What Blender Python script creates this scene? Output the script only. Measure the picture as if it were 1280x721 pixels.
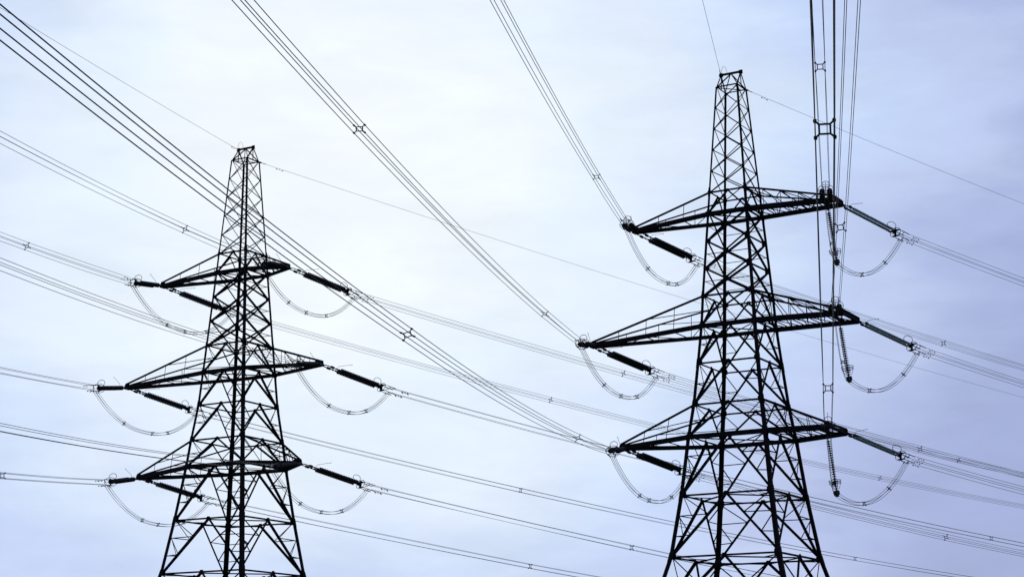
import bpy, bmesh, math, random
from mathutils import Vector as V, Matrix
from math import sin, cos, pi, radians, sqrt
random.seed(7)

# ------------------------------------------------------------------ clean
for o in list(bpy.data.objects): bpy.data.objects.remove(o, do_unlink=True)
sc = bpy.context.scene
COL = sc.collection

# ------------------------------------------------------------------ camera
EYE = 1.6
F_PX, PITCH, ROLL = 2296.71, 0.229428, -0.004687
cam_d = bpy.data.cameras.new("camera"); cam = bpy.data.objects.new("camera", cam_d); COL.objects.link(cam)
cam_d.sensor_fit = 'HORIZONTAL'; cam_d.sensor_width = 36.0
cam_d.lens = F_PX / 1280 * 36.0
cam_d.clip_start = 0.1; cam_d.clip_end = 20000
cam.matrix_world = Matrix.Translation((0, 0, EYE)) @ Matrix.Rotation(pi/2 + PITCH, 4, 'X') @ Matrix.Rotation(ROLL, 4, 'Z')
sc.camera = cam

# ------------------------------------------------------------------ world: thin overcast in front of a Nishita sky
SUN_EL, SUN_AZ = radians(17.5), radians(-5.5)          # azimuth clockwise from +Y
sun_dir = V((sin(SUN_AZ)*cos(SUN_EL), cos(SUN_AZ)*cos(SUN_EL), sin(SUN_EL)))
w = bpy.data.worlds.new("World"); sc.world = w; w.use_nodes = True
nt = w.node_tree; nt.nodes.clear(); N = nt.nodes.new; LK = nt.links.new
out = N('ShaderNodeOutputWorld'); bg = N('ShaderNodeBackground'); LK(bg.outputs[0], out.inputs[0])
bg.inputs['Strength'].default_value = 0.1
sky = N('ShaderNodeTexSky'); sky.sky_type = 'NISHITA'; sky.sun_disc = False
sky.sun_elevation = SUN_EL; sky.sun_rotation = SUN_AZ
tc = N('ShaderNodeTexCoord')
dot = N('ShaderNodeVectorMath'); dot.operation = 'DOT_PRODUCT'; LK(tc.outputs['Generated'], dot.inputs[0])
dot.inputs[1].default_value = sun_dir
ac = N('ShaderNodeMath'); ac.operation = 'ARCCOSINE'; ac.use_clamp = False; LK(dot.outputs['Value'], ac.inputs[0])
deg = N('ShaderNodeMath'); deg.operation = 'MULTIPLY'; deg.inputs[1].default_value = 180/pi/60; LK(ac.outputs[0], deg.inputs[0])
def cloud_noise(scale, stretch, detail, rough, off, rot=0.0):
    mp = N('ShaderNodeMapping'); LK(tc.outputs['Generated'], mp.inputs[0])
    mp.inputs['Scale'].default_value = stretch; mp.inputs['Location'].default_value = off
    mp.inputs['Rotation'].default_value = (0, rot, 0)
    n = N('ShaderNodeTexNoise'); n.inputs['Scale'].default_value = scale; n.inputs['Detail'].default_value = detail
    n.inputs['Roughness'].default_value = rough; n.inputs['Distortion'].default_value = 0.35
    LK(mp.outputs[0], n.inputs['Vector']); return n.outputs['Fac']
n1 = cloud_noise(5.0, (1, 1, 2.6), 5, 0.5, (7.6, 6.82, 3.79), 0.12)
n2 = cloud_noise(15.0, (1, 1, 3.2), 6, 0.55, (2.33, 4.6, 3.64), 0.2)
def madd(a, k, c):
    m = N('ShaderNodeMath'); m.operation = 'MULTIPLY_ADD'; LK(a, m.inputs[0]); m.inputs[1].default_value = k
    if isinstance(c, float): m.inputs[2].default_value = c
    else: LK(c, m.inputs[2])
    return m.outputs[0]
ang = madd(n1, 0.19, deg.outputs[0]); ang = madd(n2, 0.075, ang)
ang2 = N('ShaderNodeMath'); ang2.operation = 'SUBTRACT'; LK(ang, ang2.inputs[0]); ang2.inputs[1].default_value = 0.1325
ramp = N('ShaderNodeValToRGB'); LK(ang2.outputs[0], ramp.inputs[0])
ramp.color_ramp.interpolation = 'LINEAR'
def s2l(c): 
    c /= 255; return c/12.92 if c <= .04045 else ((c+.055)/1.055)**2.4
stops = [(d/60, c) for d, c in ((0, (242,249,255)), (4, (239,247,255)), (8, (227,240,254)), (10.3, (222,235,254)), (13, (207,224,250)), (15.3, (194,212,247)),
         (18.2, (187,201,238)), (20, (174,188,229)), (22, (165,178,220)), (30, (150,162,207)), (60, (138,150,190)))]
els = ramp.color_ramp.elements
for i, (p, c) in enumerate(stops):
    e = els[i] if i < 2 else els.new(p)
    e.position = p; e.color = (s2l(c[0]), s2l(c[1]), s2l(c[2]), 1)
sc10 = N('ShaderNodeVectorMath'); sc10.operation = 'SCALE'; sc10.inputs['Scale'].default_value = 10.0
n3 = cloud_noise(11.0, (1.0, 1.0, 3.0), 7, 0.58, (1.7, 5.2, 0.9), 0.25)      # soft mottling of the cloud layer
mot = N('ShaderNodeMapRange'); mot.inputs['From Min'].default_value = .3; mot.inputs['From Max'].default_value = .7
mot.inputs['To Min'].default_value = 9.5; mot.inputs['To Max'].default_value = 10.65; LK(n3, mot.inputs['Value'])
LK(ramp.outputs['Color'], sc10.inputs[0]); LK(mot.outputs['Result'], sc10.inputs['Scale'])
mix = N('ShaderNodeMix'); mix.data_type = 'RGBA'; mix.inputs['Factor'].default_value = 0.985   # cloud cover over the blue
LK(sky.outputs[0], mix.inputs[6]); LK(sc10.outputs[0], mix.inputs[7])
LK(mix.outputs[2], bg.inputs['Color'])

# ------------------------------------------------------------------ sun behind the cloud
sd = bpy.data.lights.new("sun", 'SUN'); sun = bpy.data.objects.new("sun", sd); COL.objects.link(sun)
sd.energy = 0.8; sd.angle = radians(14); sd.color = (1, 0.96, 0.9)
sun.rotation_euler = sun_dir.to_track_quat('Z', 'Y').to_euler()
sun.location = (0, 0, 120)

vs = sc.view_settings
vs.view_transform = 'Standard'; vs.look = 'None'; vs.exposure = 0; vs.gamma = 1; vs.use_curve_mapping = False
sc.render.resolution_x = 1024; sc.render.resolution_y = 576

# ------------------------------------------------------------------ materials
def material(name, base, rough=0.6, metal=0.0, spec=0.4, vary=0.35, scale=3.0, dark=None):
    m = bpy.data.materials.new(name); m.use_nodes = True; t = m.node_tree; b = t.nodes['Principled BSDF']
    b.inputs['Roughness'].default_value = rough; b.inputs['Metallic'].default_value = metal
    b.inputs['Specular IOR Level'].default_value = spec
    c = t.nodes.new('ShaderNodeTexCoord'); n = t.nodes.new('ShaderNodeTexNoise'); r = t.nodes.new('ShaderNodeValToRGB')
    n.inputs['Scale'].default_value = scale; n.inputs['Detail'].default_value = 6
    t.links.new(c.outputs['Object'], n.inputs['Vector']); t.links.new(n.outputs['Fac'], r.inputs[0])
    lo = dark if dark else tuple(x*(1-vary) for x in base); hi = tuple(x*(1+vary) for x in base)
    r.color_ramp.elements[0].position = .3; r.color_ramp.elements[1].position = .7
    r.color_ramp.elements[0].color = lo+(1,); r.color_ramp.elements[1].color = hi+(1,)
    t.links.new(r.outputs[0], b.inputs['Base Color'])
    return m
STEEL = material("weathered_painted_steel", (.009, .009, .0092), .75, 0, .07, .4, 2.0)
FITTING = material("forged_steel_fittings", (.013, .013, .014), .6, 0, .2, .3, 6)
WIRE = material("oxidised_aluminium_wire", (.045, .046, .05), .6, 0, .3, .2, 5)
BROWN = material("dark_brown_glazed_porcelain", (.016, .012, .011), .35, 0, .4, .3, 8)
GLASS = material("green_toughened_glass", (.62, .78, .72), .15, 0, .5, .2, 6)
GLASS.node_tree.nodes['Principled BSDF'].inputs['Transmission Weight'].default_value = .75
CONC = material("concrete_footing", (.32, .31, .29), .9, 0, .3, .2, 4)
GRASS = material("meadow_grass", (.055, .075, .03), .95, 0, .2, .5, .6, (.03, .045, .018))

# ------------------------------------------------------------------ mesh builder
class MB:
    def __init__(s): s.v = []; s.f = []
    def box8(s, c):
        i = len(s.v); s.v += [tuple(p) for p in c]
        s.f += [tuple(i+k for k in q) for q in ((0,3,2,1),(4,5,6,7),(0,1,5,4),(1,2,6,5),(2,3,7,6),(3,0,4,7))]
    def prism(s, p, q, u, n, u0, u1, n0, n1):
        s.box8([p+u*u0+n*n0, p+u*u1+n*n0, p+u*u1+n*n1, p+u*u0+n*n1, q+u*u0+n*n0, q+u*u1+n*n0, q+u*u1+n*n1, q+u*u0+n*n1])
    def angle(s, p, q, w, n, off=0.0, t=None, ext=0.0):
        """rolled steel angle from p to q: one flange in the plane with outward normal n, the other pointing inwards"""
        p = V(p); q = V(q); a = (q-p).normalized(); p = p-a*ext; q = q+a*ext
        n = V(n); n = (n - a*n.dot(a)).normalized(); u = n.cross(a)
        if u.z > 0 and abs(u.z) > .2: u = -u
        t = t or max(.012, w*.11)
        s.prism(p, q, u, n, -w/2, w/2, -t-off, -off)
        s.prism(p, q, u, n, w/2-t, w/2, -w*.9-off, -t-off)
    def corner(s, p, q, dx, dy, w, t):
        """leg angle with its heel on the line p-q"""
        p = V(p); q = V(q); x = V(dx); y = V(dy)
        s.prism(p, q, x, y, 0, w, 0, t); s.prism(p, q, x, y, 0, t, t, w)
    def plate(s, c, u, v, n, su, sv, t):
        c = V(c); u = V(u).normalized(); n = V(n).normalized(); v = n.cross(u)
        k = .3
        pts = [(-1,-1+k),(-1+k,-1),(1-k,-1),(1,-1+k),(1,1-k),(1-k,1),(-1+k,1),(-1,1-k)]
        i = len(s.v)
        for h in (-t/2, t/2):
            for a, b in pts: s.v.append(tuple(c+u*(a*su/2)+v*(b*sv/2)+n*h))
        s.f.append(tuple(i+7-k for k in range(8))); s.f.append(tuple(i+8+k for k in range(8)))
        for k in range(8): s.f.append((i+k, i+(k+1) % 8, i+8+(k+1) % 8, i+8+k))
    def tube(s, pts, r, seg=6, closed=False, cap=True):
        pts = [V(p) for p in pts]; n = len(pts); i = len(s.v); up = None
        for k, p in enumerate(pts):
            if closed: d = pts[(k+1) % n]-pts[k-1]
            else: d = pts[min(k+1, n-1)]-pts[max(k-1, 0)]
            d.normalize()
            if up is None:
                up = V((0,0,1)) if abs(d.z) < .9 else V((1,0,0))
            u = (up-d*up.dot(d)).normalized(); up = u; v = d.cross(u)
            for j in range(seg):
                a = 2*pi*j/seg; s.v.append(tuple(p+u*(cos(a)*r)+v*(sin(a)*r)))
        m = n if closed else n-1
        for k in range(m):
            for j in range(seg):
                a = i+k*seg; b = i+((k+1) % n)*seg
                s.f.append((a+j, a+(j+1) % seg, b+(j+1) % seg, b+j))
        if cap and not closed:
            s.f.append(tuple(i+seg-1-j for j in range(seg))); s.f.append(tuple(i+(n-1)*seg+j for j in range(seg)))
    def rod(s, p, q, r, seg=8): s.tube([p, q], r, seg)
    def lathe(s, prof, p, d, seg=14):
        """profile (x along d, radius) turned about the axis"""
        p = V(p); d = V(d).normalized(); u = V((0,0,1)) if abs(d.z) < .9 else V((1,0,0))
        u = (u-d*u.dot(d)).normalized(); v = d.cross(u); i = len(s.v)
        for x, r in prof:
            for j in range(seg):
                a = 2*pi*j/seg; s.v.append(tuple(p+d*x+u*(cos(a)*r)+v*(sin(a)*r)))
        for k in range(len(prof)-1):
            for j in range(seg):
                a = i+k*seg; b = a+seg; s.f.append((a+j, a+(j+1) % seg, b+(j+1) % seg, b+j))
        s.f.append(tuple(i+seg-1-j for j in range(seg))); b = i+(len(prof)-1)*seg; s.f.append(tuple(b+j for j in range(seg)))
    def build(s, name, m, parent=None, smooth=False):
        me = bpy.data.meshes.new(name); me.from_pydata(s.v, [], s.f); me.materials.append(m); me.update()
        if smooth:
            for p in me.polygons: p.use_smooth = True
        o = bpy.data.objects.new(name, me); COL.objects.link(o)
        if parent: o.parent = parent
        return o
def tag(o, label=None, cat=None, group=None, kind=None):
    for k, v in (('label', label), ('category', cat), ('group', group), ('kind', kind)):
        if v: o[k] = v
    return o
def empty(name, loc=(0,0,0), mat=None, parent=None):
    o = bpy.data.objects.new(name, None); COL.objects.link(o); o.empty_display_size = .5
    if mat is not None: o.matrix_world = mat
    else: o.location = loc
    if parent: o.parent = parent
    return o
KIDS = {}
def kids(o):
    return [c for c in COL.objects if c.parent == o]
def copy_tree(o, parent=None):
    c = o.copy(); COL.objects.link(c); c.parent = parent
    for ch in kids(o): copy_tree(ch, c)
    return c

# ------------------------------------------------------------------ ground
def build_ground():
    m = MB(); rings = [0, 15, 30, 60, 100, 150, 220, 320, 500, 900, 1800, 4000, 9000]; seg = 48
    m.v.append((0, 60, 0)); rnd = random.Random(3)
    for r in rings[1:]:
        for j in range(seg):
            a = 2*pi*j/seg
            h = 0 if r < 400 else min(.012*r, 40)*rnd.uniform(-.15, .3)
            m.v.append((cos(a)*r, 60+sin(a)*r, h))
    for j in range(seg): m.f.append((0, 1+j, 1+(j+1) % seg))
    for k in range(len(rings)-2):
        for j in range(seg):
            a = 1+k*seg; b = a+seg; m.f.append((a+j, b+j, b+(j+1) % seg, a+(j+1) % seg))
    tag(m.build('ground', GRASS, smooth=True), kind='structure')
build_ground()

# ------------------------------------------------------------------ pylons (all heights relative to the bottom cross arm)
PSI = 0.5204267
TOW = [dict(name='right', P=V((16.94925, 134.24363, 19.92044+EYE)),
  z=[27.15,18.691,17.0,10.627,8.338,5.487,2.387,0,-4.305,-8.751], a=[.859,1.443,1.551,1.984,2.105,2.36,2.655,2.991,3.466,4.108],
  zr=28.358, ar=.814, L=[8.448,12.274,9.901], R=[8.155,8.675,7.353], w=[1.734,3.511,3.628], dzL=[-.11,-.136,.043], dzR=[-.102,-.154,.065]),
 dict(name='left', P=V((-23.28031, 154.10647, 20.37537+EYE)),
  z=[27.166,18.689,16.99,10.594,8.271,5.439,2.432,.172,-4.293,-8.687], a=[.833,1.424,1.528,1.974,2.134,2.335,2.701,2.93,3.496,4.144],
  zr=28.322, ar=.81, L=[8.792,12.42,10.645], R=[4.861,8.513,6.52], w=[.5,.5,.5], dzL=[-.021,-.076,-.095], dzR=[.003,-.009,-.005])]
LVB = (2, 4, 7); LVT = (1, 3, 6)
FACES = (((-1,-1),(1,-1),(0,-1,0)), ((1,-1),(1,1),(1,0,0)), ((1,1),(-1,1),(0,1,0)), ((-1,1),(-1,-1),(-1,0,0)))
SIDE = ((-1,-1),(1,-1),(1,1),(-1,1))

def build_pylon(T):
    M = Matrix.Translation(T['P']) @ Matrix.Rotation(-PSI, 4, 'Z')
    base = -T['P'].z
    root = empty('lattice_pylon', mat=M @ Matrix.Translation((0,0,base)))
    right = T['name'] == 'right'
    tag(root, 'dark steel lattice pylon on the right, taller in view, with wide blunt right arms' if right
        else 'dark steel lattice pylon on the left, smaller in view, with pointed right arms', 'pylon', 'lattice steel pylons')
    zz = list(T['z']); aa = list(T['a'])
    sl = (aa[9]-aa[8])/(zz[8]-zz[9])*1.9
    for z in (-14.6, base+.35): zz.append(z); aa.append(aa[9]+sl*(T['z'][9]-z))
    def A(z):
        for i in range(len(zz)-1):
            if z >= zz[i+1]: 
                t = (zz[i]-z)/(zz[i]-zz[i+1]); return aa[i]+(aa[i+1]-aa[i])*t
        return aa[-1]
    OFF = V((0,0,-base))
    def c(s, z): a = A(z); return V((s[0]*a, s[1]*a, z))+OFF
    # ---- legs
    LW = [.12,.15,.19,.2,.22,.23,.25,.27,.30,.32,.34,.34]
    for s in SIDE:
        m = MB()
        for i in range(len(zz)-1):
            wdt = (LW[i]+LW[i+1])/2; h0 = V((s[0], s[1], 0))*wdt*.42; m.corner(c(s, zz[i+1])+h0, c(s, zz[i])+h0, (-s[0],0,0), (0,-s[1],0), wdt, wdt*.14)
            if i > 0:                                            # splice cover at the level
                p = c(s, zz[i]-.35); q = c(s, zz[i]+.35)
                o = V((s[0]*.012, s[1]*.012, 0))+h0; m.corner(p+o, q+o, (-s[0],0,0), (0,-s[1],0), wdt*1.12, .011)
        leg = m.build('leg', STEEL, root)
        f = MB(); p = c(s, base+.35); f.lathe([(-.5,.75),(.15,.7),(.25,.55),(.36,.5)], (p.x, p.y, 0), (0,0,1), 20)
        f.build('footing', CONC, leg)
    def mid(f, z): return (c(f[0], z)+c(f[1], z))/2
    def faceN(f): return V(f[2])
    def lattice(fn):
        for f in FACES:
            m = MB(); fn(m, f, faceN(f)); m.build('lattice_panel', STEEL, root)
    def xpan(z0, z1, w, hor=False, wh=.05):
        def fn(m, f, n):
            m.angle(c(f[0], z0), c(f[1], z1), w, n, .02); m.angle(c(f[1], z0), c(f[0], z1), w, n, .02+w*.12)
            if hor: 
                zm = (z0*A(z1)+z1*A(z0))/(A(z0)+A(z1)); m.angle(c(f[0], zm), c(f[1], zm), wh, n, .09)
            x = (c(f[0], z0)*A(z1)+c(f[1], z1)*A(z0))/(A(z0)+A(z1)); m.plate(x-n*.03, (1,0,0) if abs(n.x) < .5 else (0,1,0), None, n, w*1.9, w*1.9, .012)
            for k in (0, 1): 
                h = (c(f[1-k], z1)-c(f[k], z1)).normalized(); m.plate(c(f[k], z1)+h*w*1.2-n*.022, h, None, n, w*2.3, w*2.2, .012)
        lattice(fn)
    def vpan(z0, z1, w, red=.06, n_red=1, apex_drop=0.0):
        def fn(m, f, n):
            ap = mid(f, z0-apex_drop); h = (c(f[1], z0)-c(f[0], z0)).normalized()
            m.plate(ap-n*.015, h, None, n, w*2.0, w*1.7, .014)
            for k in (0, 1):
                b = c(f[k], z1+.12); m.angle(ap, b, w, n, .03+.004*k)
                sg = h if k == 0 else -h
                m.plate(c(f[k], z1+.05)+sg*w*1.0-n*.026, h, None, n, w*1.9, w*2.4, .014)
                top = c(f[k], z0); last = top; prev = ap
                for r in range(1, n_red+1):
                    t = r/(n_red+1); pm = ap.lerp(b, t); zl = z0+(z1-z0)*t
                    m.angle(pm, c(f[k], zl), red, n, .07); m.angle(pm, last, red, n, .085)
                    last = c(f[k], zl)
        lattice(fn)
    def ring(z, w, diamond=False, cross=False, double=False):
        m = MB()
        for f in FACES:
            n = faceN(f); m.angle(c(f[0], z), c(f[1], z), w, n, .012)
            if double: m.angle(c(f[0], z-.22), c(f[1], z-.22), w*.6, n, .012)
        if diamond:
            mm = [mid(f, z-.05) for f in FACES]
            for k in range(4): m.angle(mm[k], mm[(k+1) % 4], w*.8, (0,0,1), .02)
            for k in range(4): m.angle((mm[k]+mm[(k+1) % 4])/2, c(SIDE[(k+1) % 4], z-.05), w*.6, (0,0,1), .05)
        if cross:
            m.angle(c(SIDE[0], z-.04), c(SIDE[2], z-.04), w*.7, (0,0,1)); m.angle(c(SIDE[1], z-.04), c(SIDE[3], z-.04), w*.7, (0,0,1), .09)
        m.build('ring_frame', STEEL, root)
    # ---- peak
    zr = T['zr']; rl = V((-T['ar'],0,zr))+OFF; rr = V((T['ar'],0,zr))+OFF; rm = (rl+rr)/2
    m = MB(); z0 = zz[0]
    m.angle(rl, rr, .15, (0,-1,0), -.07, ext=.1); m.angle(rl+V((0,.02,.02)), rr+V((0,.02,.02)), .13, (0,1,0), -.075, ext=.06)
    for s in SIDE:
        e = rl if s[0] < 0 else rr
        m.angle(c(s, z0), e, .1, (s[0]*.4, s[1], 0)); m.angle(c(s, z0), rm, .08, (0, s[1], 0), .03)
    m.angle((c(SIDE[0], z0)+c(SIDE[3], z0))/2, rl, .06, (-1,0,0)); m.angle((c(SIDE[1], z0)+c(SIDE[2], z0))/2, rr, .06, (1,0,0))
    for e in (rl, rr):
        m.plate(e, (1,0,0), None, (0,1,0), .34, .3, .02); m.plate(e-V((0,0,.12)), (1,0,0), None, (0,0,1), .3, .3, .02)
    m.build('peak_frame', STEEL, root)
    ring(z0, .09, cross=True)
    pz = [zz[0]+(zz[1]-zz[0])*k/5 for k in range(6)]
    for k in range(5): xpan(pz[k], pz[k+1], .055+.005*k)
    # ---- body
    ring(zz[1], .12); vpan(zz[1], zz[2], .12, .06, 0)
    bz = [zz[2]+(zz[3]-zz[2])*k/3 for k in range(4)]
    for k in range(3): xpan(bz[k], bz[k+1], (.14,.15,.15)[k], hor=True)
    ring(zz[3], .13); vpan(zz[3], zz[4], .14, .06, 1)
    vpan(zz[4], zz[5], .16, .06, 1); ring(zz[5], .12); vpan(zz[5], zz[6], .16, .06, 1)
    ring(zz[6], .13); vpan(zz[6], zz[7], .15, .06, 1)
    vpan(zz[7], zz[8], .18, .07, 2); ring(zz[8], .13, diamond=True)
    vpan(zz[8], zz[9], .18, .07, 2); ring(zz[9], .13, diamond=True)
    vpan(zz[9], zz[10], .19, .08, 2); ring(zz[10], .13, diamond=True)
    vpan(zz[10], base+.4, .2, .08, 2)
    # ---- cross arms
    for k in range(3):
        ib, it = LVB[k], LVT[k]; zb, zt = zz[ib], zz[it]; ab, at = aa[ib], aa[it]
        cw = (.31,.31,.33)[k]; tw = (.12,.13,.13)[k]
        m = MB()                                               # chords carried through the body, with plan bracing
        for sy in (-1, 1):
            m.angle(V((-ab,sy*ab,zb))+OFF, V((ab,sy*ab,zb))+OFF, cw, (0,sy,0), -.05)
        for sx in (-1, 1): m.angle(V((sx*ab,-ab,zb))+OFF, V((sx*ab,ab,zb))+OFF, .12, (sx,0,0), .03)
        m.angle(c(SIDE[0], zb-.03), c(SIDE[2], zb-.03), .09, (0,0,1)); m.angle(c(SIDE[1], zb-.03), c(SIDE[3], zb-.03), .09, (0,0,1), .1)
        for s in SIDE:
            m.plate(V((s[0]*ab, s[1]*(ab+.055), zb))+OFF, (1,0,0), None, (0,s[1],0), .46, .4, .016)
            m.plate(V((s[0]*at, s[1]*(at+.02), zt))+OFF, (1,0,0), None, (0,s[1],0), .32, .28, .016)
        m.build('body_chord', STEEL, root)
        for sx in (-1, 1):
            if sx < 0: ln = T['L'][k]; wd = .5; dz = T['dzL'][k]
            else: ln = T['R'][k]; wd = T['w'][k]; dz = T['dzR'][k]
            blunt = sx > 0 and right
            arm = empty('cross_arm', loc=V((sx*ab, 0, zb))+OFF); arm.parent = root
            cw2 = cw*(1.2 if blunt else 1)
            O = -(V((sx*ab, 0, zb))+OFF)+OFF                     # local offset so sub-parts sit in arm space
            def B(sy, t): return V((sx*ab, sy*ab, zb)).lerp(V((sx*ln, sy*wd/2, zb+dz)), t)+O
            def Tp(sy, t): return V((sx*at, sy*at, zt)).lerp(V((sx*ln, sy*wd/2, zb+dz+.28)), t)+O
            for sy in (-1, 1):
                m = MB(); m.angle(B(sy,0), B(sy,1), cw2, (0,sy,0), -.05, ext=.02 if sx > 0 else .16)
                m.build('bottom_chord', STEEL, arm)
                m = MB(); m.angle(Tp(sy,0), Tp(sy,1), tw, (0,sy,.3), -.03); m.build('top_chord', STEEL, arm)
            m = MB()
            L_ = ln-ab; npan = max(3, int(round(L_/(1.35 if blunt else (2.4 if sx < 0 else 1.5)))))
            ts = [i/npan for i in range(npan+1)]
            for sy in (-1, 1):
                for i in range(1, npan):
                    m.angle(B(sy, ts[i]), Tp(sy, ts[i]), .05, (0,sy,0), .02)
                if sx > 0:
                    for i in range(npan-1):
                        m.angle(B(sy, ts[i+1]), Tp(sy, ts[i]), .06, (0,sy,0), .03)
            for i in range(npan):                               # plan bracing between the bottom chords and the top chords
                s0 = 1 if i % 2 else -1
                m.angle(B(s0, ts[i]), B(-s0, ts[i+1]), .07, (0,0,1), .03)
                if blunt: m.angle(B(-s0, ts[i]), B(s0, ts[i+1]), .06, (0,0,1), .06)
                m.angle(B(-1, ts[i+1]), B(1, ts[i+1]), .065, (0,0,1), .045)
                if i < npan-1 and sx > 0:
                    m.angle(Tp(s0, ts[i]), Tp(-s0, ts[i+1]), .055, (0,0,1), .03)
                    m.angle(Tp(-1, ts[i+1]), Tp(1, ts[i+1]), .05, (0,0,1), .045)
            if sx < 0 and k > 0:                                # long tie from the lattice post back to the leg
                for sy in (-1, 1):
                    q = V((sx*A((zb+zt)/2), sy*A((zb+zt)/2), zb+(zt-zb)*.5))+O
                    m.angle(Tp(sy, ts[2]), q, .055, (0,sy,0), .02)
            m.build('lacing', STEEL, arm)
            m = MB()                                            # end beam, end plates and insulator lugs
            e0 = B(-1,1); e1 = B(1,1)
            m.angle(e0+V((0,-.1,.02)), e1+V((0,.1,.02)), .26 if not blunt else .2, (sx,0,0), -.04)
            m.angle(e0+V((0,-.05,.27)), e1+V((0,.05,.27)), .14, (sx,0,0), -.02)
            for e in (e0, e1):
                m.plate(e+V((-sx*.16,0,.1)), (1,0,0), None, (0,1,0), .5, .44, .03)
                m.plate(e+V((-sx*.14,0,-.08)), (1,0,0), None, (0,0,1), .5, .4, .03)
            if blunt:
                x = -.85
                m.angle(V((x+ln-ab, -wd/2, dz))+V((0,0,-.02)), V((x+ln-ab, wd/2, dz))+V((0,0,-.02)), .2, (1,0,0))
            m.build('end_beam', STEEL, arm)
    return M
MT = [build_pylon(T) for T in TOW]

# ------------------------------------------------------------------ spans: azimuth, slope, curvature, spacer positions
SPANS = {
 (0,'R1','f'): (47.693,-.07787,4.088e-4,[40.5,95]), (0,'R2','f'): (47.661,-.08248,4.088e-4,[41,96]), (0,'R3','f'): (47.632,-.08857,4.088e-4,[41,96]),
 (0,'L1','f'): (47.627,-.08740,4.088e-4,[40.7,96]), (0,'L2','f'): (47.528,-.09962,4.088e-4,[42.6,97]), (0,'L3','f'): (47.70,-.1045,4.088e-4,[41.7,96]),
 (1,'R1','f'): (47.904,-.10351,2.856e-4,[40.5,96.8]), (1,'R2','f'): (47.874,-.11082,2.856e-4,[40.3,96.3]), (1,'R3','f'): (47.848,-.11715,2.856e-4,[39.1,95]),
 (1,'L1','f'): (47.937,-.10728,2.856e-4,[47,103]), (1,'L2','f'): (47.877,-.11663,2.856e-4,[47,103]), (1,'L3','f'): (47.848,-.11533,2.856e-4,[46.2,102]),
 (0,'L1','n'): (189.361,-.11313,4.397e-4,[25.6,73.6,122]), (0,'L2','n'): (189.579,-.10579,4.397e-4,[25.2,73.3,122]), (0,'L3','n'): (189.496,-.11059,4.397e-4,[26.1,74,122]),
 (0,'R1','n'): (190.097,-.10220,4.397e-4,[39.5,91]), (0,'R2','n'): (189.2,-.07,4.397e-4,[32.7,85]), (0,'R3','n'): (189.644,-.09109,4.397e-4,[33.1,84.3,134]),
 (1,'L1','n'): (189.810,-.11966,4.876e-4,[28,78]), (1,'L2','n'): (189.797,-.11602,4.876e-4,[32,80]), (1,'L3','n'): (189.800,-.11394,4.876e-4,[26.8,78]),
 (1,'R1','n'): (189.788,-.12466,4.876e-4,[25.2,74]), (1,'R2','n'): (189.573,-.12361,4.876e-4,[19,76]), (1,'R3','n'): (190.041,-.11700,4.876e-4,[19,76]),
 (0,'E','n'): (189.628,-.12190,2.8e-4,[]), (0,'E','f'): (47.598,-.06162,2.612e-4,[]),
 (1,'E','n'): (189.808,-.11888,1.641e-4,[]), (1,'E','f'): (47.874,-.08446,1.703e-4,[])}
DROP = {'n': .453, 'f': .559}
SET = 7.0                                                     # metres of insulator set between arm and conductor
def attach(ti, ph, sp):
    T = TOW[ti]
    if ph == 'E':
        l = V((-T['ar'],0,T['zr'])) if sp == 'n' else V((T['a'][0],T['a'][0],T['z'][0]))
    else:
        k = int(ph[1])-1; zb = T['z'][LVB[k]]
        if ph[0] == 'L': l = V((-T['L'][k], 0, zb+T['dzL'][k]))
        else:
            ins = [.6,.6,.1][k] if (ti == 0 and sp == 'n') else 0
            l = V((T['R'][k]-ins, (-1 if sp == 'n' else 1)*(T['w'][k]/2 if ti == 0 else 0), zb+T['dzR'][k]))
    return MT[ti] @ l
def span_pt(key, s):
    az, b, cc, _ = SPANS[key]; th = radians(az); dr = 0 if key[1] == 'E' else DROP[key[2]]
    return attach(*key)+V((sin(th)*s, cos(th)*s, b*s+cc*s*s-dr))
def span_frame(key, s):
    az, b, cc, _ = SPANS[key]; th = radians(az); d = V((sin(th), cos(th), b+2*cc*s)).normalized()
    y = V((0,0,1)).cross(d).normalized(); z = d.cross(y); return d, y, z
TN = ('right', 'left'); AN = ('top', 'middle', 'bottom')
def arm_words(ti, ph):
    return f"{AN[int(ph[1])-1]} {'left' if ph[0]=='L' else 'right'} arm of the {TN[ti]} pylon"

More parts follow.
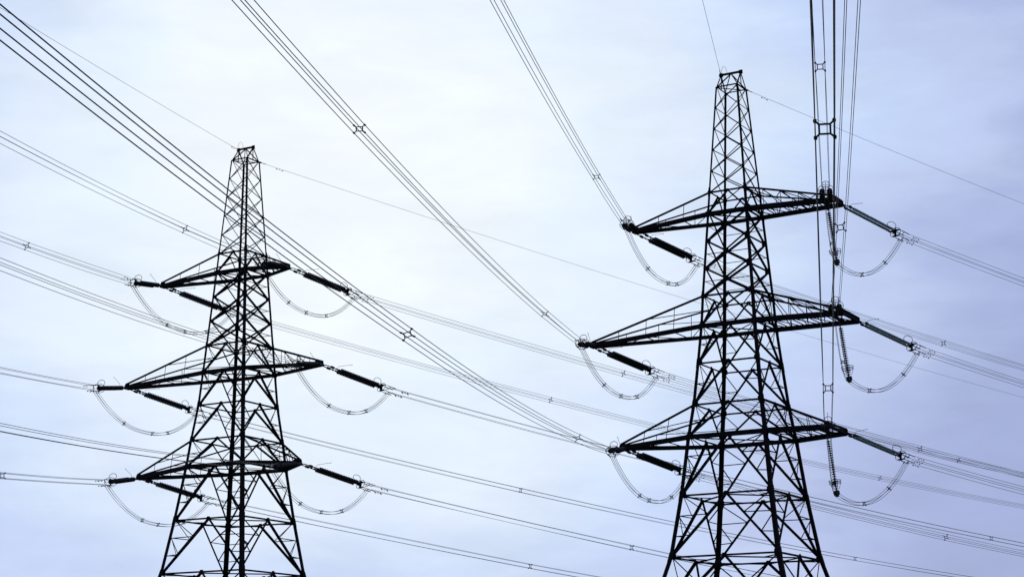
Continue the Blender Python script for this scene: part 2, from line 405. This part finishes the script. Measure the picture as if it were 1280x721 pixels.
# ------------------------------------------------------------------ tension insulator sets
def string_mesh(m, p, d, n, pitch, rad):
    prof = []
    for k in range(n):
        x = k*pitch
        prof += [(x, .035), (x+.01, .052), (x+.055, .055), (x+.062, rad*.55), (x+.075, rad*.92), (x+.092, rad), (x+.105, rad*.93), (x+.1, rad*.5), (x+.12, .032)]
    m.lathe(prof, p, d, 14)
def build_set(kind):
    glass = kind == 'glass'
    root = empty('insulator_set')
    hs = .2 if glass else .26                                                   # half spacing of the two strings
    m = MB()                                                   # links, sag adjuster plates and tower yoke
    m.plate((.16,0,0), (1,0,0), None, (0,1,0), .34, .2, .04)
    for sy in (-1, 1):
        m.tube([(.1,sy*.06,0),(.5,sy*hs,0),(1.07 if glass else 1.92,sy*hs,0)], .042, 8)
        kx = (lambda x: .5+(x-.5)*.38) if glass else (lambda x: x)
        m.plate((kx(1.02),sy*(hs+.03),0), (1,0,0), None, (0,1,0), .4, .2, .035); m.plate((kx(1.02),sy*(hs-.03),0), (1,0,0), None, (0,1,0), .36, .18, .025)
        m.plate((kx(1.45),sy*hs,0), (1,0,0), None, (0,1,0), .2, .12, .05)
        m.plate((kx(1.8),sy*hs,0), (1,0,0), None, (0,1,0), .26, .13, .06)
    m.build('link_assembly', FITTING, root)
    for sy in (-1, 1):
        x0, nd = (1.05, 29) if glass else (1.9, 24)
        s = MB(); string_mesh(s, (x0,sy*hs,0), (1,0,0), nd, .17, .115 if glass else .2); s.build('insulator_string', GLASS if glass else BROWN, root, True)
        r = MB(); r.rod((1.0 if glass else 1.7,sy*hs,0), (6.15,sy*hs,0), .036 if not glass else .05, 8); r.build('string_core', FITTING, root)
    m = MB(); dx = -.8 if glass else 0; m.tube([(1.75+dx,0,.05),(1.78+dx,0,.3),(1.9+dx,0,.42),(3.1+dx,0,.92)], .014, 6); m.lathe([(0,.02),(.03,.035),(.08,.02)], (3.08+dx,0,.91), (1,0,.4), 8)
    m.build('arcing_horn', FITTING, root)
    m = MB(); c0 = V((6.0,0,.42)); pts = []                     # racquet loop above the line end
    for j in range(15):
        a = -pi*.5+j/14*pi*1.8; pts.append(c0+V((.6,-.8,.1))*(cos(a)*.31)+V((-.3,.2,.9))*(sin(a)*.3))
    m.tube([V((6.4,0,.05))]+pts, .022, 6); m.build('racquet_horn', FITTING, root)
    for x, rx in ((6.5, .92),):                   # grading rings round both strings
        m = MB(); pts = []
        for j in range(28):
            a = 2*pi*j/28; pts.append(V((x+.06*sin(a), (hs+.3*rx)*cos(a), .42*rx*sin(a))))
        m.tube(pts, .022, 6, closed=True)
        for sy in (-1, 1): m.rod((x,sy*(hs+.3*rx),0), (x+.25,sy*hs,0), .016, 6)
        m.build('grading_ring', FITTING, root)
    m = MB()                                                   # yoke plate and the four links down to the clamps
    m.plate((6.2,0,0), (1,0,0), None, (0,0,1), .3, .75, .03); m.plate((6.35,0,0), (1,0,0), None, (0,1,0), .5, .34, .03)
    m.plate((6.5,0,.0), (0,0,1), None, (0,1,0), .62, .24, .03)
    for sz in (-1, 1):
        m.plate((6.62,0,sz*.23), (1,0,0), None, (0,0,1), .24, .62, .025)
        m.rod((6.4,0,sz*.05), (6.6,0,sz*.23), .03)
        for sy in (-1, 1): m.rod((6.68,sy*.24,sz*.24), (7.02,sy*.25,sz*.25), .022)
    m.build('yoke_plate', FITTING, root)
    for sy in (-1, 1):
        for sz in (-1, 1):
            m = MB(); st = .15*(sy > 0)+.25*(sz > 0)
            m.tube([(6.95+st*.3,sy*.25,sz*.25),(7.15+st*.3,sy*.25,sz*.25),(7.8+st*.3,sy*.25,sz*.25)], .034, 8)
            m.tube([(7.2+st*.3,sy*.25,sz*.25),(7.15+st*.3,sy*.2,sz*.25-.12),(7.08,sy*.15,sz*.2-.25)], .026, 6)
            m.build('dead_end_clamp', FITTING, root)
    return root
PROTO = {'dark': build_set('dark'), 'glass': build_set('glass')}
used = set()
for key in [k for k in SPANS if k[1] != 'E']:
    ti, ph, sp = key
    kind = 'glass' if (ti == 0 and ph[0] == 'R' and sp == 'f') else 'dark'
    o = PROTO[kind] if kind not in used else copy_tree(PROTO[kind])
    used.add(kind)
    p = attach(*key); q = span_pt(key, SET); d = (q-p).normalized(); y = V((0,0,1)).cross(d).normalized(); z = d.cross(y)
    o.matrix_world = Matrix(((d.x,y.x,z.x,p.x),(d.y,y.y,z.y,p.y),(d.z,y.z,z.z,p.z),(0,0,0,1)))
    way = 'pointing at the viewer' if sp == 'n' else 'receding rightwards'
    ap = arm_words(ti, ph).replace(' of the', ' of')
    lead = 'pale green glass insulators on' if kind == 'glass' else 'dark twin insulators on'
    o['label'] = f"{lead} {ap.replace('of', 'of the')}, {way}"
    o['category'] = 'insulator'; o['group'] = 'tension insulator sets on the pylon arms'

# ------------------------------------------------------------------ spacer and damper prototypes (mesh data shared by the copies)
def spacer_mesh(h=.25):
    m = MB(); q = h*.58
    sq = []
    for cx, cy in ((1,1),(-1,1),(-1,-1),(1,-1)):
        sq += [V((0,cx*q,cy*q*.8)), V((0,cx*q*.8,cy*q))] if cx*cy > 0 else [V((0,cx*q*.8,cy*q)), V((0,cx*q,cy*q*.8))]
    m.tube(sq, .03, 6, closed=True)
    for cy in (-1, 1):
        for cz in (-1, 1):
            m.tube([(0,cy*q*.9,cz*q*.9),(0,cy*h*.97,cz*h*.97)], .03*min(1,h/.2), 6); m.rod((-.07,cy*h,cz*h), (.07,cy*h,cz*h), .052*min(1,h/.2), 8)
    return m
def damper_mesh():
    m = MB(); m.rod((0,0,.02), (0,0,-.09), .016, 6); m.rod((-.24,0,-.09), (.24,0,-.09), .009, 5)
    for s in (-1, 1): m.lathe([(0,.02),(.02,.04),(.12,.038),(.15,.02)], (s*.24-(.15 if s < 0 else 0),0,-.095), (1,0,0), 8)
    return m
def frame_mat(d, y, z, p): return Matrix(((d.x,y.x,z.x,p.x),(d.y,y.y,z.y,p.y),(d.z,y.z,z.z,p.z),(0,0,0,1)))
SP = spacer_mesh().build('spacer', FITTING); DM = damper_mesh().build('vibration_damper', FITTING); SPJ = spacer_mesh(.125).build('spacer', FITTING)
first = {'sp': True, 'dm': True, 'spj': True}
def place(proto, key, mat, parent):
    o = proto if first[key] else proto.copy()
    if not first[key]: COL.objects.link(o)
    first[key] = False; o.parent = parent; o.matrix_world = mat @ Matrix.Identity(4) if parent is None else parent.matrix_world.inverted() @ mat
    o.matrix_parent_inverse = Matrix.Identity(4); o.matrix_basis = parent.matrix_world.inverted() @ mat
    return o

# ------------------------------------------------------------------ conductor bundles
WR = .0165
def bundle(key):
    """half width, half height and roll of the four-wire bundle"""
    if key[0] == 0 and key[2] == 'n':
        if key[1][0] == 'R': return .25, .23, (radians(7) if key[1] == 'R2' else 0)
        return .215, .15, (radians(18) if key[1] == 'L3' else 0)
    return .22, .2, radians(((key[0]*5+ord(key[1][0])*3+int(key[1][1])*7+ord(key[2])) % 9-4)*3.2)   # bundles settle with a slight twist
def corner_off(key, y, z, sy, sz, slack=(0, 0)):
    hy, hz, r = bundle(key); a, b = sy*hy+slack[0], sz*hz+slack[1]
    return y*(a*cos(r)-b*sin(r))+z*(a*sin(r)+b*cos(r))
def where(ti, ph, sp):
    if sp == 'f': return 'receding right'
    if ti == 1: return 'running off the left edge'
    if ph[0] == 'R': return 'passing overhead'
    return 'rising to the upper left'
for key in [k for k in SPANS if k[1] != 'E']:
    ti, ph, sp = key
    p0 = span_pt(key, SET); root = empty('power_line', mat=Matrix.Translation(p0))
    tag(root, f"four-wire line from {arm_words(ti, ph)}, {where(ti, ph, sp)}", 'power line', 'four-wire conductor bundles')
    end = 250
    ss = [SET+.4]+[SET+.4+(end-SET)*(i/110) for i in range(1, 111)]
    rnd = random.Random(hash(key[1]+key[2])+ti if False else ti*31+ord(ph[0])*7+int(ph[1])*3+ord(sp))
    for sy in (-1, 1):
        for sz in (-1, 1):
            pts = []; jit = rnd.uniform(-.05, .05); jy = rnd.uniform(-.03, .03)
            spcs = [SET]+SPANS[key][3]+[end]
            for s in ss:
                d, y, z = span_frame(key, s)
                bel = 0                                         # slack between spacers differs a little from wire to wire
                for a, b in zip(spcs[:-1], spcs[1:]):
                    if a <= s <= b: bel = 4*(s-a)*(b-s)/(b-a)**2
                pts.append(span_pt(key, s)+corner_off(key, y, z, sy, sz, (jy*bel, jit*bel))-p0)
            m = MB(); m.tube(pts, WR, 6); m.build('conductor', WIRE, root, True)
            st = .25*(sy > 0)+.4*(sz > 0)
            for s in (8.1+st*1.6,):
                d, y, z = span_frame(key, s)
                place(DM, 'dm', frame_mat(d, y, z, span_pt(key, s)+corner_off(key, y, z, sy, sz)-z*.02), root)
    for s in SPANS[key][3]:
        d, y, z = span_frame(key, s); hy, hz, r = bundle(key)
        y, z = (y*cos(r)+z*sin(r))*(hy/.25), (z*cos(r)-y*sin(r))*(hz/.25)
        place(SP, 'sp', frame_mat(d, y, z, span_pt(key, s)), root)

# ------------------------------------------------------------------ earth wires from the peaks
for key in [k for k in SPANS if k[1] == 'E']:
    ti, ph, sp = key; p0 = span_pt(key, 0); root = empty('earth_wire', mat=Matrix.Translation(p0))
    tag(root, f"thin earth wire from the peak of the {TN[ti]} pylon, "+({(0,'n'): 'running up overhead', (0,'f'): 'falling to the right edge',
        (1,'n'): 'rising to the left edge', (1,'f'): 'falling across the middle'}[(ti, sp)]), 'earth wire', 'earth wires from the pylon peaks')
    m = MB(); m.tube([span_pt(key, .55+s*2.6)-p0 for s in range(100)], .014, 6); m.build('wire', WIRE, root, True)
    m = MB(); d, y, z = span_frame(key, 0)
    m.plate(d*.12, d, None, y, .3, .14, .03); m.rod(d*.2, d*.75, .03, 8); m.build('dead_end_clamp', FITTING, root)
    for s in ((2.2,) if sp == 'f' else (1.6,)):
        d, y, z = span_frame(key, s); place(DM, 'dm', frame_mat(d, y, z, span_pt(key, s)-V((0,0,.015))), root)
    if sp == 'n':                                               # slack loop of wire bridging the peak bar
        T = TOW[ti]; q1 = MT[ti] @ V((-T['ar']+.5, .05, T['zr']+.02)); pts = []
        a0 = d*.3
        for j in range(17):
            t = j/16; p = a0.lerp(q1-p0, t); p = p+V((0,0,.62*(1-abs(2*t-1)**2.6)))-V((0,0,0))
            pts.append(p)
        m = MB(); m.tube(pts, .012, 6); m.build('bridging_loop', WIRE, root, True)

# ------------------------------------------------------------------ pilot strings holding the jumpers on the right pylon
PILOT = {}
def build_pilot():
    root = empty('pilot_insulator'); H = 4.5
    m = MB(); m.rod((0,0,0), (0,0,-.75), .03, 8); m.plate((0,0,-.3), (0,0,1), None, (0,1,0), .3, .16, .04); m.build('hanger_link', FITTING, root)
    s = MB(); string_mesh(s, (0,0,-.6), (0,0,-1), 20, .17, .175); s.build('insulator_string', BROWN, root, True)
    m = MB()
    for zc, r in ((-3.55,.44),(-3.72,.42)):
        m.tube([V((cos(2*pi*j/24)*r, sin(2*pi*j/24)*r, zc)) for j in range(24)], .022, 6, closed=True)
    for j in range(4):
        a = pi/4+pi/2*j; m.tube([(cos(a)*.44,sin(a)*.44,-3.55),(cos(a)*.4,sin(a)*.4,-3.8),(cos(a)*.26,sin(a)*.26,-4.1),(0,0,-4.16)], .018, 6)
    m.build('grading_ring', FITTING, root)
    m = MB(); m.rod((0,0,-3.95), (0,0,-4.3), .05, 8); m.plate((0,0,-4.42), (1,0,0), None, (0,1,0), .42, .34, .12); m.plate((0,0,-4.55), (1,0,0), None, (0,1,0), .24, .3, .2)
    m.build('jumper_clamp', FITTING, root)
    return root
PP = None
for k in range(3):
    T = TOW[0]; o = build_pilot() if PP is None else copy_tree(PP); PP = PP or o
    top = MT[0] @ V((T['R'][k]-.85, 0, T['z'][LVB[k]]+T['dzR'][k]-.1)); bot = MT[0] @ V((T['R'][k]-.85+.55, 0, T['z'][LVB[k]]+T['dzR'][k]-.1-4.5))
    z = (top-bot).normalized(); x = (MT[0].to_3x3() @ V((1,0,0))); x = (x-z*x.dot(z)).normalized(); y = z.cross(x)
    o.matrix_world = frame_mat(x, y, z, top); PILOT[k] = bot
    o['label'] = f"black pilot insulator string hanging below the {AN[k]} right arm of the right pylon"
    o['category'] = 'insulator'; o['group'] = 'hanging pilot insulators'

# ------------------------------------------------------------------ jumper loops joining the two spans under each arm
def bez(a, b, c_, t): return a*(1-t)**2+b*(2*t*(1-t))+c_*t*t
for ti in (0, 1):
    for ph in ('L1','L2','L3','R1','R2','R3'):
        k = int(ph[1])-1
        a = span_pt((ti,ph,'n'), 7.1)-V((0,0,.3)); b = span_pt((ti,ph,'f'), 7.1)-V((0,0,.3))
        segs = []
        if ti == 0 and ph[0] == 'R':
            p = PILOT[k]-V((0,0,.02)); da = span_frame((ti,ph,'n'), 7)[0]; 
            ctl = a.lerp(p, .45)+V((0,0,-3.0))
            segs.append([bez(a, V((a.x*.6+p.x*.4, a.y*.6+p.y*.4, p.z-.75)), p, t/16) for t in range(17)])
            segs.append([bez(p, V(((p.x+b.x)/2, (p.y+b.y)/2, p.z-1.75)), b, t/22) for t in range(23)])
        else:
            sag = (2.75, 2.6, 2.6)[k]*(1.0 if ti == 0 else .98); seg = []
            for j in range(33):
                t = j/32; e = 2*t-1; seg.append(a.lerp(b, t)-V((0,0,sag*(1-abs(e)**2.3))))
            segs.append(seg)
        root = empty('jumper_loop', mat=Matrix.Translation(a))
        tag(root, f"slack jumper loop of wires under the {arm_words(ti, ph)}", 'jumper cable', 'jumper loops under the pylon arms')
        path = segs[0]+[p for s in segs[1:] for p in s[1:]]
        side = (b-a).normalized().cross(V((0,0,1))).normalized()
        fr = []
        for j, p in enumerate(path):
            d = (path[min(j+1, len(path)-1)]-path[max(j-1, 0)]).normalized(); y = (side-d*side.dot(d)).normalized(); fr.append((d, y, d.cross(y)))
        for sy in (-1, 1):
            for sz in (-1, 1):
                m = MB(); m.tube([p+fr[j][1]*sy*.13+fr[j][2]*sz*.1-a for j, p in enumerate(path)], .0165, 6); m.build('jumper_wire', WIRE, root, True)
        n = len(path)
        random.seed(ti*17+ord(ph[0])+k*5)
        for fr_ in ((.3,.52,.72) if len(segs) == 1 else (.25,.62,.82)):
            j = int(n*(fr_+random.uniform(-.06,.06))); d, y, z = fr[j]; place(SPJ, 'spj', frame_mat(d, y, z, path[j]), root)
